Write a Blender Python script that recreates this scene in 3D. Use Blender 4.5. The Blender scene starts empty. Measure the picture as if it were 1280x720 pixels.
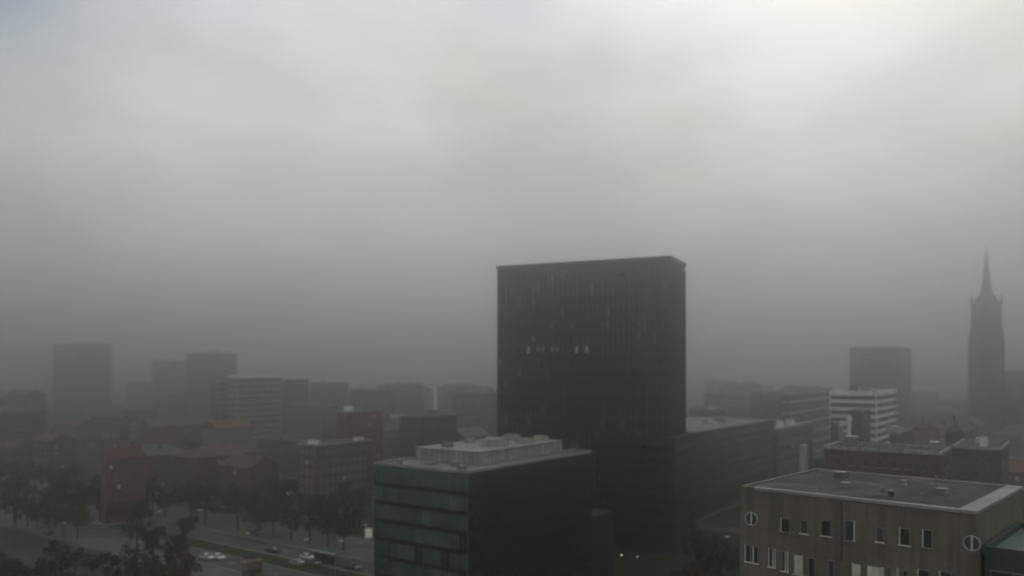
import bpy, bmesh, math, random
from mathutils import Vector, Matrix, noise as mnoise
R = math.radians
rnd = random.Random(41)
scene = bpy.context.scene
col = scene.collection
H = 52.0            # camera height above the street, metres
F = 1000.0          # focal length in photograph pixels (1280 wide)
PHI = math.atan2(.812, .584)        # direction of the street grid
AX = Vector((math.cos(PHI), math.sin(PHI)))
BX = Vector((-math.sin(PHI), math.cos(PHI)))

def at(px, d):                      # plan position seen at photo column px, d metres ahead
    return Vector(((px - 640.0) / F * d, d))
def zt(py, d):                      # height of something seen at photo row py, d metres ahead
    return H - (py - 460.0) / F * d
def span(p, dirv, px):              # how far along dirv from p one reaches column px
    k = (px - 640.0) / F
    return (k * p.y - p.x) / (dirv.x - k * dirv.y)

# ------------------------------------------------------------------ materials
def mat(name, c, rough=.85, var=.25, scale=.25, metal=0, spec=.3, streak=0, fine=0, emis=None, tint=None):
    m = bpy.data.materials.new(name); m.use_nodes = True
    nt = m.node_tree; N = nt.nodes; L = nt.links
    b = N['Principled BSDF']
    b.inputs['Roughness'].default_value = rough
    b.inputs['Metallic'].default_value = metal
    b.inputs['Specular IOR Level'].default_value = spec
    tc = N.new('ShaderNodeTexCoord')
    geo = N.new('ShaderNodeNewGeometry')
    n1 = N.new('ShaderNodeTexNoise'); n1.inputs['Scale'].default_value = scale
    n1.inputs['Detail'].default_value = 6; n1.inputs['Roughness'].default_value = .62
    L.new(geo.outputs['Position'], n1.inputs['Vector'])
    ramp = N.new('ShaderNodeMapRange')
    ramp.inputs['From Min'].default_value = .3; ramp.inputs['From Max'].default_value = .7
    ramp.inputs['To Min'].default_value = 1 - var; ramp.inputs['To Max'].default_value = 1 + var
    L.new(n1.outputs['Fac'], ramp.inputs['Value'])
    fac = ramp.outputs['Result']
    if streak:                      # rain streaks: noise stretched along z
        mp = N.new('ShaderNodeMapping'); mp.inputs['Scale'].default_value = (1.6, 1.6, .09)
        L.new(geo.outputs['Position'], mp.inputs['Vector'])
        n2 = N.new('ShaderNodeTexNoise'); n2.inputs['Scale'].default_value = 1.0; n2.inputs['Detail'].default_value = 4
        L.new(mp.outputs['Vector'], n2.inputs['Vector'])
        r2 = N.new('ShaderNodeMapRange'); r2.inputs['From Min'].default_value = .35; r2.inputs['From Max'].default_value = .65
        r2.inputs['To Min'].default_value = 1 - streak; r2.inputs['To Max'].default_value = 1 + streak * .4
        L.new(n2.outputs['Fac'], r2.inputs['Value'])
        mu = N.new('ShaderNodeMath'); mu.operation = 'MULTIPLY'
        L.new(fac, mu.inputs[0]); L.new(r2.outputs['Result'], mu.inputs[1]); fac = mu.outputs[0]
    if fine:
        n3 = N.new('ShaderNodeTexNoise'); n3.inputs['Scale'].default_value = 3.5; n3.inputs['Detail'].default_value = 5
        L.new(geo.outputs['Position'], n3.inputs['Vector'])
        r3 = N.new('ShaderNodeMapRange'); r3.inputs['From Min'].default_value = .3; r3.inputs['From Max'].default_value = .7
        r3.inputs['To Min'].default_value = 1 - fine; r3.inputs['To Max'].default_value = 1 + fine
        L.new(n3.outputs['Fac'], r3.inputs['Value'])
        mu = N.new('ShaderNodeMath'); mu.operation = 'MULTIPLY'
        L.new(fac, mu.inputs[0]); L.new(r3.outputs['Result'], mu.inputs[1]); fac = mu.outputs[0]
    vm = N.new('ShaderNodeVectorMath'); vm.operation = 'SCALE'
    vm.inputs[0].default_value = c
    if tint:
        mx = N.new('ShaderNodeMix'); mx.data_type = 'RGBA'
        mx.inputs[6].default_value = (*c, 1); mx.inputs[7].default_value = (*tint, 1)
        n4 = N.new('ShaderNodeTexNoise'); n4.inputs['Scale'].default_value = scale * 2.3; n4.inputs['Detail'].default_value = 3
        L.new(geo.outputs['Position'], n4.inputs['Vector'])
        r4 = N.new('ShaderNodeMapRange'); r4.inputs['From Min'].default_value = .42; r4.inputs['From Max'].default_value = .6
        L.new(n4.outputs['Fac'], r4.inputs['Value']); L.new(r4.outputs['Result'], mx.inputs[0])
        L.new(mx.outputs[2], vm.inputs[0])
    L.new(fac, vm.inputs['Scale'])
    L.new(vm.outputs['Vector'], b.inputs['Base Color'])
    if emis:
        b.inputs['Emission Color'].default_value = (*emis[0], 1)
        b.inputs['Emission Strength'].default_value = emis[1]
    return m

def brick_mat(name, c1, c2, mortar, scale=1.0):
    m = mat(name, c1, .9, .2, .18, streak=.25)
    nt = m.node_tree; N = nt.nodes; L = nt.links
    vm = [n for n in N if n.type == 'VECT_MATH'][0]
    tc = N.new('ShaderNodeTexCoord')
    sep = N.new('ShaderNodeSeparateXYZ'); L.new(tc.outputs['Object'], sep.inputs[0])
    ad = N.new('ShaderNodeMath'); ad.operation = 'ADD'; L.new(sep.outputs[0], ad.inputs[0]); L.new(sep.outputs[1], ad.inputs[1])
    cmb = N.new('ShaderNodeCombineXYZ'); L.new(ad.outputs[0], cmb.inputs[0]); L.new(sep.outputs[2], cmb.inputs[1])
    br = N.new('ShaderNodeTexBrick'); br.inputs['Scale'].default_value = scale
    br.inputs['Color1'].default_value = (*c1, 1); br.inputs['Color2'].default_value = (*c2, 1); br.inputs['Mortar'].default_value = (*mortar, 1)
    br.inputs['Brick Width'].default_value = .25; br.inputs['Row Height'].default_value = .083; br.inputs['Mortar Size'].default_value = .008
    L.new(cmb.outputs[0], br.inputs['Vector']); L.new(br.outputs['Color'], vm.inputs[0])
    return m

M = {}
def D(k, *a, **kw): M[k] = mat(k, *a, **kw)
M['brick_dark'] = brick_mat('brick_dark', (.15, .135, .10), (.11, .10, .076), (.15, .145, .12))
M['brick_red'] = brick_mat('brick_red', (.17, .078, .06), (.12, .056, .045), (.14, .11, .095))
M['brick_brown'] = brick_mat('brick_brown', (.11, .074, .052), (.075, .052, .038), (.11, .10, .09))
D('plaster_grey', (.17, .165, .155), streak=.35)
D('plaster_pale', (.34, .33, .30), streak=.35)
D('plaster_brown', (.135, .105, .085), streak=.3)
D('plaster_dark', (.085, .082, .076), streak=.3)
D('plaster_ochre', (.21, .17, .11), streak=.3)
D('plaster_green', (.12, .15, .125), streak=.3)
D('concrete', (.30, .30, .285), var=.3, streak=.4, fine=.15)
D('concrete_cap', (.25, .248, .225), var=.25, fine=.15)
D('white_panel', (.80, .80, .74), var=.15, streak=.25, rough=.6)
D('tower_stone', (.018, .034, .030), rough=.55, var=.35, scale=.05, streak=.3)
D('tower_fin', (.042, .060, .054), rough=.45, var=.3, streak=.2)
D('tower_glass', (.016, .021, .021), rough=.16, var=.5, scale=.12, spec=.5)
D('tower_glass_pale', (.11, .125, .12), rough=.5, var=.3, scale=.3, spec=.4)
D('lit_window', (.25, .26, .22), rough=.5, emis=((.85, .95, .88), .06))
D('lit_window_dim', (.2, .2, .17), rough=.5, emis=((1, .88, .66), .035))
D('green_glass', (.058, .088, .066), rough=.2, var=.4, scale=.2, spec=.6, streak=.2)
D('green_glass_pale', (.080, .115, .088), rough=.25, var=.4, scale=.2, spec=.6, streak=.3)
D('green_glass_dark', (.015, .024, .020), rough=.18, var=.4, scale=.2, spec=.5)
D('slot_dark', (.012, .013, .013), rough=.8)
D('blue_black', (.022, .027, .031), rough=.5, var=.3, scale=.1, streak=.2)
D('green_cladding', (.038, .052, .042), rough=.6, var=.3, streak=.3)
D('frame_white', (.62, .62, .52), rough=.6, var=.2, scale=.8, streak=.2)
D('frame_grey', (.16, .16, .15), rough=.6, var=.2)
D('curtain', (.55, .55, .45), rough=.9, var=.25, scale=1.2, streak=.25)
D('curtain_green', (.17, .26, .14), rough=.9, var=.25, scale=1.2)
D('pane', (.022, .026, .026), rough=.12, var=.5, scale=.3, spec=.5)
D('pane_mid', (.05, .056, .054), rough=.2, var=.5, scale=.3, spec=.5)
D('roof_felt', (.046, .046, .040), rough=.9, spec=.1, var=.35, scale=.12, fine=.2, tint=(.066, .066, .058))
D('roof_gravel', (.16, .165, .152), rough=.95, var=.35, scale=.15, fine=.3, tint=(.12, .13, .12))
D('roof_tile', (.075, .045, .036), rough=.85, var=.35, scale=.3, fine=.2)
D('roof_red', (.12, .058, .045), rough=.85, var=.35, scale=.3, fine=.2)
D('roof_slate', (.055, .058, .062), rough=.7, var=.3, scale=.3, fine=.2)
D('roof_copper', (.10, .145, .12), rough=.7, var=.3, scale=.2, streak=.3)
D('asphalt', (.052, .052, .053), rough=.85, var=.3, scale=.06, fine=.2)
D('pavement', (.085, .083, .074), rough=.9, var=.3, scale=.1, fine=.2)
D('kerb', (.24, .24, .23), rough=.9)
D('paint', (.6, .6, .57), rough=.7, var=.35, scale=1.5)
D('grass', (.024, .029, .015), rough=1, var=.4, scale=.2, fine=.4, spec=.1)
D('earth', (.046, .042, .034), rough=1, var=.4, scale=.03, fine=.3, spec=.1, tint=(.04, .045, .03))
D('bark', (.045, .036, .028), rough=.95, var=.3, scale=2)
D('leaf_olive', (.045, .050, .022), rough=.8, var=.4, scale=.6, spec=.15)
D('leaf_brown', (.070, .048, .024), rough=.8, var=.4, scale=.6, spec=.15)
D('leaf_dark', (.026, .034, .018), rough=.8, var=.4, scale=.6, spec=.15)
D('metal_grey', (.22, .22, .22), rough=.5, metal=.4)
D('metal_pale', (.6, .6, .55), rough=.5, metal=.1)
D('metal_dark', (.03, .03, .03), rough=.5)
D('lamp_lit', (.8, .8, .7), emis=((1, .93, .75), 1.6))
D('lamp_off', (.55, .55, .5), rough=.3)
D('sign_pale', (.72, .73, .6), rough=.6, var=.12, emis=((.95, 1, .78), .12))
D('teal_roof', (.05, .085, .085), rough=.35, var=.3, scale=.5)
D('tan_roof', (.24, .19, .12), rough=.8, var=.3)
D('tyre', (.015, .015, .015), rough=.9)
for n, c in dict(white=(.7, .7, .7), silver=(.35, .36, .37), black=(.015, .015, .017), blue=(.03, .05, .11), red=(.20, .02, .02), grey=(.12, .12, .125)).items():
    D('car_' + n, c, rough=.28, var=.08, spec=.6)
D('car_glass', (.01, .012, .013), rough=.08, spec=.6)
D('tail_red', (.3, .01, .01), rough=.3)

# ------------------------------------------------------------------ helpers
def tag(o, label=None, cat=None, group=None, kind=None):
    if label: o['label'] = label
    if cat: o['category'] = cat
    if group: o['group'] = group
    if kind: o['kind'] = kind
    return o

def empty(name, loc, rz=0):
    o = bpy.data.objects.new(name, None); col.objects.link(o)
    o.location = loc; o.rotation_euler = (0, 0, rz); o.empty_display_size = .5
    return o

class MB:
    """collects shapes with one material slot per name, links them as ONE mesh"""
    def __init__(s): s.v = []; s.f = []; s.mi = []; s.mats = []
    def _m(s, k):
        if k not in s.mats: s.mats.append(k)
        return s.mats.index(k)
    def poly(s, pts, faces, k):
        b = len(s.v); s.v += [tuple(p) for p in pts]; i = s._m(k)
        for f in faces: s.f.append([b + q for q in f]); s.mi.append(i)
    def box(s, x0, x1, y0, y1, z0, z1, k):
        s.poly([(x0,y0,z0),(x1,y0,z0),(x1,y1,z0),(x0,y1,z0),(x0,y0,z1),(x1,y0,z1),(x1,y1,z1),(x0,y1,z1)],
               [(3,2,1,0),(4,5,6,7),(0,1,5,4),(1,2,6,5),(2,3,7,6),(3,0,4,7)], k)
    def tube(s, pts, rads, k, n=8, cap=True):
        rings = []
        for i, p in enumerate(pts):
            p = Vector(p); a = Vector(pts[max(i-1, 0)]); c = Vector(pts[min(i+1, len(pts)-1)])
            t = (c - a).normalized()
            u = t.cross(Vector((0, 0, 1)) if abs(t.z) < .9 else Vector((1, 0, 0))).normalized(); w = t.cross(u)
            rings.append([p + (u * math.cos(2*math.pi*j/n) + w * math.sin(2*math.pi*j/n)) * rads[i] for j in range(n)])
        pts2 = [q for r in rings for q in r]; fs = []
        for i in range(len(rings) - 1):
            for j in range(n):
                fs.append((i*n+j, i*n+(j+1)%n, (i+1)*n+(j+1)%n, (i+1)*n+j))
        if cap: fs.append(tuple(range(n))[::-1]); fs.append(tuple(range((len(rings)-1)*n, len(rings)*n)))
        s.poly(pts2, fs, k)
    def mesh(s, name):
        me = bpy.data.meshes.new(name); me.from_pydata(s.v, [], s.f)
        for k in s.mats: me.materials.append(M[k])
        me.polygons.foreach_set('material_index', s.mi); me.update()
        return me
    def build(s, name, parent=None, loc=(0, 0, 0), smooth=False):
        me = s.mesh(name)
        if smooth:
            me.polygons.foreach_set('use_smooth', [True] * len(me.polygons))
        o = bpy.data.objects.new(name, me); col.objects.link(o)
        o.location = loc
        if parent: o.parent = parent
        return o

def link(name, me, parent, loc, rz=0, scale=(1, 1, 1)):
    o = bpy.data.objects.new(name, me); col.objects.link(o)
    o.location = loc; o.rotation_euler = (0, 0, rz); o.scale = scale
    if parent: o.parent = parent
    return o

def copy_tree(o, parent=None):
    c = o.copy(); col.objects.link(c); c.parent = parent
    for ch in KIDS.get(o.name, []): copy_tree2(ch, c)
    return c
def copy_tree2(o, parent):
    c = o.copy(); col.objects.link(c); c.parent = parent
    for ch in KIDS.get(o.name, []): copy_tree2(ch, c)
KIDS = {}
def index_kids(root):
    st = [root]
    while st:
        o = st.pop(); ks = [c for c in scene.objects if c.parent is o]; KIDS[o.name] = ks; st += ks

# window unit: width 1 (along y), height 1, faces -x. glass pane with a raised frame around it
_wm = {}
def window_mesh(w, h, pane='pane', frame='frame_grey', sill=True, mullion=True, fw=.07):
    key = (round(w, 2), round(h, 2), pane, frame, sill, mullion)
    if key in _wm: return _wm[key]
    m = MB()
    m.box(-.03, .02, fw, w - fw, fw, h - fw, pane)
    m.box(-.07, .02, 0, fw, 0, h, frame); m.box(-.07, .02, w - fw, w, 0, h, frame)
    m.box(-.067, .02, fw, w - fw, 0, fw, frame); m.box(-.067, .02, fw, w - fw, h - fw, h, frame)
    if mullion: m.box(-.06, .02, w/2 - .035, w/2 + .035, fw, h - fw, frame)
    if sill: m.box(-.16, .02, -.06, w + .06, -.08, 0, 'concrete')
    _wm[key] = m.mesh('window')
    return _wm[key]

FOOT = []           # (centre, radius) of hand placed buildings
def footprint(p, ax, bx, l, w):
    c = p + ax * l / 2 + bx * w / 2
    FOOT.append((p.copy(), ax.copy(), bx.copy(), l, w))

def in_foot(c, pad):
    for p, a, b, l, w in FOOT:
        q = c - p; u = q.dot(a); v = q.dot(b)
        if -pad < u < l + pad and -pad < v < w + pad: return True
    return False

def ring(m, x0, x1, y0, y1, z0, z1, t, k):
    m.box(x0, x1, y0, y0 + t, z0, z1, k); m.box(x0, x1, y1 - t, y1, z0, z1, k)
    m.box(x0, x0 + t, y0 + t, y1 - t, z0, z1, k); m.box(x1 - t, x1, y0 + t, y1 - t, z0, z1, k)

def block(name, p, l, w, h, wall, roof='flat', roofm='roof_felt', win='punched', st=3.3, bay=2.6,
          ww=1.2, wh=1.5, pane='pane', frame='frame_grey', label='', cat='building', group=None, yaw=None,
          detail=True, lit=0, cap='concrete_cap', units=0, ridge='x', rise=3.2, faces='xy', chim=1, seed=0):
    """a building: near corner p, l metres along the street grid's first axis, w along its second, h to the eaves"""
    ang = PHI if yaw is None else yaw
    ax = Vector((math.cos(ang), math.sin(ang))); bx = Vector((-ax.y, ax.x))
    rg = random.Random(seed + int(p.x * 7 + p.y * 13))
    root = empty(name, (p.x, p.y, 0), ang)
    tag(root, label, cat, group)
    footprint(p, ax, bx, l, w)
    m = MB(); m.box(0, l, 0, w, 0, h - .01, wall)
    if detail: m.box(-.06, l + .06, -.06, w + .06, 0, .9, 'concrete')
    m.build('wall', root)
    r = MB()
    if roof == 'flat':
        r.box(.28, l - .28, .28, w - .28, h + .004, h + .12, roofm)
        ro = r.build('roof', root)
        c = MB(); ring(c, -.12, l + .12, -.12, w + .12, h + .002 - (.9 if cap == 'white_panel' else 0), h + .62, .38 if cap != 'white_panel' else .6, cap)
        c.build('parapet', ro)
        for i in range(units):
            u = MB(); a = rg.uniform(1.2, 4); b = rg.uniform(1.2, 3.5); q = rg.uniform(.9, 2.4)
            x = rg.uniform(.8, max(.9, l - a - 1)); y = rg.uniform(.8, max(.9, w - b - 1))
            u.box(0, a, 0, b, 0, q, rg.choice(['concrete', 'metal_grey', 'plaster_grey', 'white_panel']))
            u.box(-.08, a + .08, -.08, b + .08, q + .003, q + .13, 'metal_grey')
            u.build('roof_unit', ro, (x, y, h + .121))
    else:
        o = .35
        if roof == 'gable':
            if ridge == 'x':
                pts = [(-o,-o,h),(l+o,-o,h),(l+o,w+o,h),(-o,w+o,h),(-o,w/2,h+rise),(l+o,w/2,h+rise)]
                r.poly(pts, [(0,1,5,4),(3,4,5,2),(0,4,3),(1,2,5),(3,2,1,0)], roofm)
            else:
                pts = [(-o,-o,h),(l+o,-o,h),(l+o,w+o,h),(-o,w+o,h),(l/2,-o,h+rise),(l/2,w+o,h+rise)]
                r.poly(pts, [(0,4,5,3),(1,2,5,4),(0,1,4),(3,5,2),(3,2,1,0)], roofm)
        else:                       # hipped
            k = min(l, w) * .45
            if l >= w: a, b = (k, w/2), (l-k, w/2)
            else: a, b = (l/2, k), (l/2, w-k)
            pts = [(-o,-o,h),(l+o,-o,h),(l+o,w+o,h),(-o,w+o,h),(*a,h+rise),(*b,h+rise)]
            if l >= w: fs = [(0,1,5,4),(1,2,5),(2,3,4,5),(3,0,4),(3,2,1,0)]
            else: fs = [(0,1,4),(1,2,5,4),(2,3,5),(3,0,4,5),(3,2,1,0)]
            r.poly(pts, fs, roofm)
        ro = r.build('roof', root, (0, 0, .004))
        for i in range(chim):
            c = MB(); c.box(-.45, .45, -.3, .3, -1.5, 1.5, 'brick_brown'); c.box(-.52, .52, -.37, .37, 1.5, 1.66, 'concrete')
            if ridge == 'x': q = (rg.uniform(1.5, l-1.5), w/2 + .8, h + rise)
            else: q = (l/2 + .8, rg.uniform(1.5, w-1.5), h + rise)
            c.build('chimney', ro, q)
    # windows
    slots = []
    ns = max(1, int((h - .6) / st))
    for s in range(ns):
        z = h - .75 - (s + 1) * st + (st - wh) * .55
        if z < .6: continue
        if 'y' in faces or 'x' in faces:
            if 'x' in faces:        # face x=0, runs along y
                n = max(1, int((w - .8) / bay)); off = (w - n * bay) / 2
                for i in range(n): slots.append((s, 0, off + i * bay, z))
            if 'y' in faces:
                n = max(1, int((l - .8) / bay)); off = (l - n * bay) / 2
                for i in range(n): slots.append((s, 1, off + i * bay, z))
    if win == 'punched':
        wmesh = [window_mesh(ww, wh, pane, frame), window_mesh(ww, wh, 'pane_mid', frame), window_mesh(ww, wh, 'curtain', frame)]
        rest = MB()
        for k, (s, f, t, z) in enumerate(slots):
            me = rg.choices(wmesh, (7, 3, .5))[0]
            u = t + (bay - ww) / 2
            if f == 0: loc = (-.004, u, z); rz = 0
            else: loc = (u + ww, -.004, z); rz = math.pi/2
            if k < 96: link('window', me, root, loc, rz)
            else:
                if f == 0: rest.box(-.05, .0, u, u + ww, z, z + wh, pane)
                else: rest.box(u, u + ww, -.05, .0, z, z + wh, pane)
        if rest.v: tag(rest.build('window', root), kind='stuff')
    elif win == 'ribbon':
        done = set()
        for (s, f, t, z) in slots:
            if (s, f) in done: continue
            done.add((s, f))
            b = MB(); L_ = (w if f == 0 else l)
            b.box(-.05, .02, .5, L_ - .5, 0, wh, pane)
            n = int((L_ - 1) / 1.5)
            for i in range(n + 1):
                y = .5 + (L_ - 1) * i / max(n, 1)
                b.box(-.1, .02, y - .05, y + .05, 0, wh, frame)
            b.box(-.13, .02, .4, L_ - .4, -.14, 0, frame); b.box(-.13, .02, .4, L_ - .4, wh, wh + .1, frame)
            if f == 0: b.build('window_band', root, (-.004, 0, z))
            else:
                o = b.build('window_band', root, (L_, -.004, z)); o.rotation_euler = (0, 0, math.pi/2)
    return root

def from_px(px, d, x0, x1, yaw=None):
    """near corner at column px; lengths that reach columns x0 (left) and x1 (right)"""
    ang = PHI if yaw is None else yaw
    a = Vector((math.cos(ang), math.sin(ang))); b = Vector((-a.y, a.x))
    p = at(px, d)
    return p, span(p, a, x1), span(p, b, x0)

# ------------------------------------------------------------------ ground, streets
g = MB(); S = 2500
g.poly([(-S, -300, 0), (S, -300, 0), (S, S, 0), (-S, S, 0)], [(0, 1, 2, 3)], 'earth')
tag(g.build('ground'), kind='structure')

def uv(u, v): return Vector((0, 0)) + ORG + AX * u + BX * v
ORG = Vector((-45, 212))
def sheet(name, u0, u1, v0, v1, z, k, kind='structure', th=0):
    m = MB(); a, b, c, d = uv(u0, v0), uv(u1, v0), uv(u1, v1), uv(u0, v1)
    if th == 0: m.poly([(q.x, q.y, z) for q in (a, b, c, d)], [(0, 1, 2, 3)], k)
    else:
        pts = [(q.x, q.y, z) for q in (a, b, c, d)] + [(q.x, q.y, z + th) for q in (a, b, c, d)]
        m.poly(pts, [(3,2,1,0),(4,5,6,7),(0,1,5,4),(1,2,6,5),(2,3,7,6),(3,0,4,7)], k)
    return tag(m.build(name), kind=kind)
# boulevard running along BX: two carriageways with a planted strip between
sheet('pavement', -30, 26, -60, 600, .02, 'pavement')
sheet('road', -21, -12, -60, 600, .026, 'asphalt'); sheet('road', -4, 6, -60, 600, .026, 'asphalt')
for u in (-21.3, -12, -4.3, 6): sheet('kerb', u, u + .3, -60, 600, .022, 'kerb', th=.12)
sheet('grass_verge', -11.4, -4.6, -60, 600, .03, 'grass')
for u in (-16.6, 1.0):
    m = MB()
    for i in range(70):
        v = -40 + i * 9; a, b, c, d = uv(u, v), uv(u + .16, v), uv(u + .16, v + 3), uv(u, v + 3)
        m.poly([(q.x, q.y, .03) for q in (a, b, c, d)], [(0, 1, 2, 3)], 'paint')
    tag(m.build('road_marking'), kind='structure')
# cross streets along AX and the next parallels
CS = [-26, 60, 146, 232, 318]
for v in CS:
    sheet('side_street', 26.2, 900, v - 5, v + 5, .014, 'asphalt')
for u in (104, 190, 276, 362, 448):
    sheet('back_street', u - 5, u + 5, -700, 700, .018, 'asphalt')
# forecourt in front of the dark tower
m = MB(); a, b = at(700, 130), at(960, 130); c, d = at(940, 262), at(730, 262)
m.poly([(q.x, q.y, .010) for q in (a, b, c, d)], [(0, 1, 2, 3)], 'grass'); tag(m.build('lawn'), kind='structure')

# ------------------------------------------------------------------ the tall dark tower
TY = math.atan2(.906, .423)
ta = Vector((math.cos(TY), math.sin(TY))); tb = Vector((-ta.y, ta.x))
tp = at(838, 225)
tl = span(tp, ta, 856.5); tw = span(tp, tb, 621.5); th_ = 82.6
tower = empty('tower_block', (tp.x, tp.y, 0), TY)
tag(tower, 'tall dark slab tower rising in the middle with its top veiled by fog', 'tower')
footprint(tp, ta, tb, tl, tw)
m = MB(); m.box(0, tl, 0, tw, 0, th_, 'tower_stone'); m.build('wall', tower)
m = MB(); m.box(.5, tl - .5, .5, tw - .5, th_ + .004, th_ + .15, 'roof_felt'); ro = m.build('roof', tower)
m = MB(); ring(m, -.25, tl + .25, -.25, tw + .25, th_ + .003, th_ + 1.0, .45, 'tower_fin'); m.build('parapet', ro)
m = MB(); m.box(5, tl - 5, 8, 26, th_ + .16, th_ + 1.3, 'tower_fin'); m.build('plant_room', ro)
m = MB(); m.tube([(4, 28, th_ + .1), (4, 28, th_ + 3.2)], [.06, .04], 'metal_grey', 6); m.build('antenna', ro)
nb = 34; bw = (tw - 1.2) / nb
m = MB()
for i in range(nb + 1): m.box(-.32, 0, .6 + i * bw - .12, .6 + i * bw + .12, 2, th_ - 1.6, 'tower_fin')
nb2 = 11; bw2 = (tl - 1.0) / nb2
for i in range(nb2 + 1): m.box(.5 + i * bw2 - .12, .5 + i * bw2 + .12, -.32, 0, 2, th_ - 1.6, 'tower_fin')
m.build('facade_fins', tower)
STT = 3.6; nfl = 22
wg = {}
for k in ('tower_glass', 'tower_glass_pale', 'lit_window', 'lit_window_dim'):
    q = MB(); lo = .5 if k == 'lit_window_dim' else 0; q.box(-.06, .01, .25 if 'lit' in k else 0, bw - .3, lo, 1.9, k); q.box(-.10, .01, 0, bw - .3, -.1, 0, 'tower_fin'); wg[k] = q.mesh('window')
rest = MB(); nwin = 0
zrow1, zrow2 = zt(428, 236), zt(404.5, 231)
def colx(px, z=0):      # bay index on the broad face at photo column px
    return int((span(tp, tb, px) - .6) / bw)
f1 = round((th_ - 1.6 - zrow1) / STT - .4); f2 = round((th_ - 1.6 - zrow2) / STT - .4)
special = {(f1, colx(x)): ('lit_window' if x > 720 or x == 661 else 'lit_window_dim') for x in (661, 670, 680, 688, 697, 724, 733)}
special.update({(f2, colx(x)): 'tower_glass_pale' for x in (752, 760, 799, 802)})  # faint lit windows, their light put in as paler pane colour without emission
for fl in range(nfl):
    z = th_ - 1.6 - (fl + 1) * STT + .75
    if z < 4: continue
    for i in range(nb):
        y = .6 + i * bw + .15
        k = special.get((fl, i))
        if k or (fl in (f1, f2, f1 + 1) and nwin < 90):
            link('window', wg[k or ('tower_glass_pale' if rnd.random() < .06 else 'tower_glass')], tower, (-.004, y, z)); nwin += 1
        else: rest.box(-.06, 0, y, y + bw - .3, z, z + 1.9, 'tower_glass' if rnd.random() > .08 else 'tower_glass_pale')
    for i in range(nb2):
        x = .5 + i * bw2 + .15; rest.box(x, x + bw2 - .3, -.06, 0, z, z + 1.9, 'tower_glass')
tag(rest.build('window', tower), kind='stuff')
# lower wing at the foot of the tower, its right end steps out
wl = span(tp - tb * 0, ta, 866) ; 
m = MB(); hw = 32.5
m.box(-3.2, tl + 4.0, -2.4, 17, 0, hw, 'blue_black'); wing = m.build('podium_wing', tower)
m = MB(); m.box(-2.9, tl + 3.6, -2.1, 16.6, hw + .004, hw + .1, 'roof_felt'); m.build('wing_roof', wing)
for i in range(8):
    q = MB(); z = 3.4 + i * 3.6; q.box(-3.27, -3.2, -1.6, 16.2, z, z + 1.7, 'tower_glass'); q.build('window_band', wing)
    q = MB(); q.box(-2.4, tl + 3.4, -2.47, -2.4, z, z + 1.7, 'tower_glass'); q.build('window_band', wing)

# ------------------------------------------------------------------ the green glass office in front of it
op = at(585, 155); oh = 31.5
ol = span(op, AX, 740); ow = span(op, BX, 467)
off = empty('glass_office', (op.x, op.y, 0), PHI)
tag(off, 'green glass office block with a pale rooftop plant storey, in front of the dark tower', 'office building')
footprint(op, AX, BX, ol + 12, ow)
m = MB(); m.box(.12, ol, .12, ow - .12, 0, oh, 'slot_dark'); m.build('wall', off)
m = MB(); m.box(.6, ol - .6, .6, ow - .6, oh + .004, oh + .12, 'roof_gravel'); ro = m.build('roof', off)
m = MB(); ring(m, 0, ol, 0, ow, oh + .003, oh + .55, .5, 'concrete_cap'); m.build('parapet', ro)
# floors: a glazed band per storey, with a dark recessed slot between
tops = [oh] + [27.5 - 3.82 * i for i in range(8)]
gk = ['green_glass', 'green_glass_pale', 'green_glass_dark']
nby = 11; by = (ow - .1) / nby
for i in range(8):
    z1 = tops[i] - (0.0 if i == 0 else .50); z0 = tops[i + 1] + .42
    if z1 - z0 < 1 or z0 < 0: continue
    for j in range(nby):
        k = rnd.choices(gk, (6, 3, .55))[0]
        if i == 0: k = 'green_glass'
        w_ = by - .07
        q = MB(); q.box(-.02, .11, 0, w_, 0, z1 - z0, k)
        fr = 'frame_grey' if rnd.random() > .12 else 'frame_white'
        q.box(-.06, .0, -.03, .05, 0, z1 - z0, 'green_glass_pale' if rnd.random() > .25 else fr)
        if k == 'green_glass_dark': q.box(-.07, .0, w_/2 - .04, w_/2 + .04, .2, z1 - z0 - .2, 'frame_grey')
        q.build('glass_panel', off, (0, .05 + j * by, z0))
    s_ = MB(); s_.box(-.05, .1, 0, ow, z0 - .12, z0 - .02, 'slot_dark'); s_.build('floor_edge', off)
    nbx = 17; bx_ = ol / nbx
    q = MB(); q.box(.12, ol, -.02, .11, z0, z1, 'blue_black' if i == 0 else 'green_glass_dark')
    for j in range(nbx + 1): q.box(max(.12, j * bx_ - .04), j * bx_ + .04, -.07, -.02, z0, z1, 'blue_black')
    q.build('window_band', off)
m = MB(); m.box(-.10, .02, -.10, .02, 0, oh, 'green_glass_pale'); m.build('corner_trim', off)
# pale plant storey, roof boxes
m = MB(); m.box(11, 44, 6.1, 23.7, oh + .121, oh + 2.75, 'concrete')
for j in range(11): m.box(10.93, 11, 6.6 + j * 1.55, 6.68 + j * 1.55, oh + .2, oh + 2.7, 'frame_grey')
pent = m.build('plant_storey', ro)
m = MB(); m.box(10.8, 44.2, 5.9, 23.9, oh + 2.754, oh + 2.95, 'concrete_cap'); m.build('plant_roof', pent)
for (x, y, a, b, h) in ((20, 9, 6, 4, 1.5), (28.5, 16, 2.2, 2.2, 1.1), (31, 8, 4, 3, .9), (36, 15, 3, 3, 1.3), (14, 17, 2, 2, .8), (40, 9, 2.5, 3, 1.0), (24.5, 19, 2, 2, .9)):
    u = MB(); u.box(0, a, 0, b, 0, h, rnd.choice(['plaster_pale', 'metal_grey', 'concrete'])); u.box(.2, a - .2, .2, b - .2, h + .003, h + .15, 'metal_grey')
    u.build('roof_unit', pent, (x, y, oh + 2.955))
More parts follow.
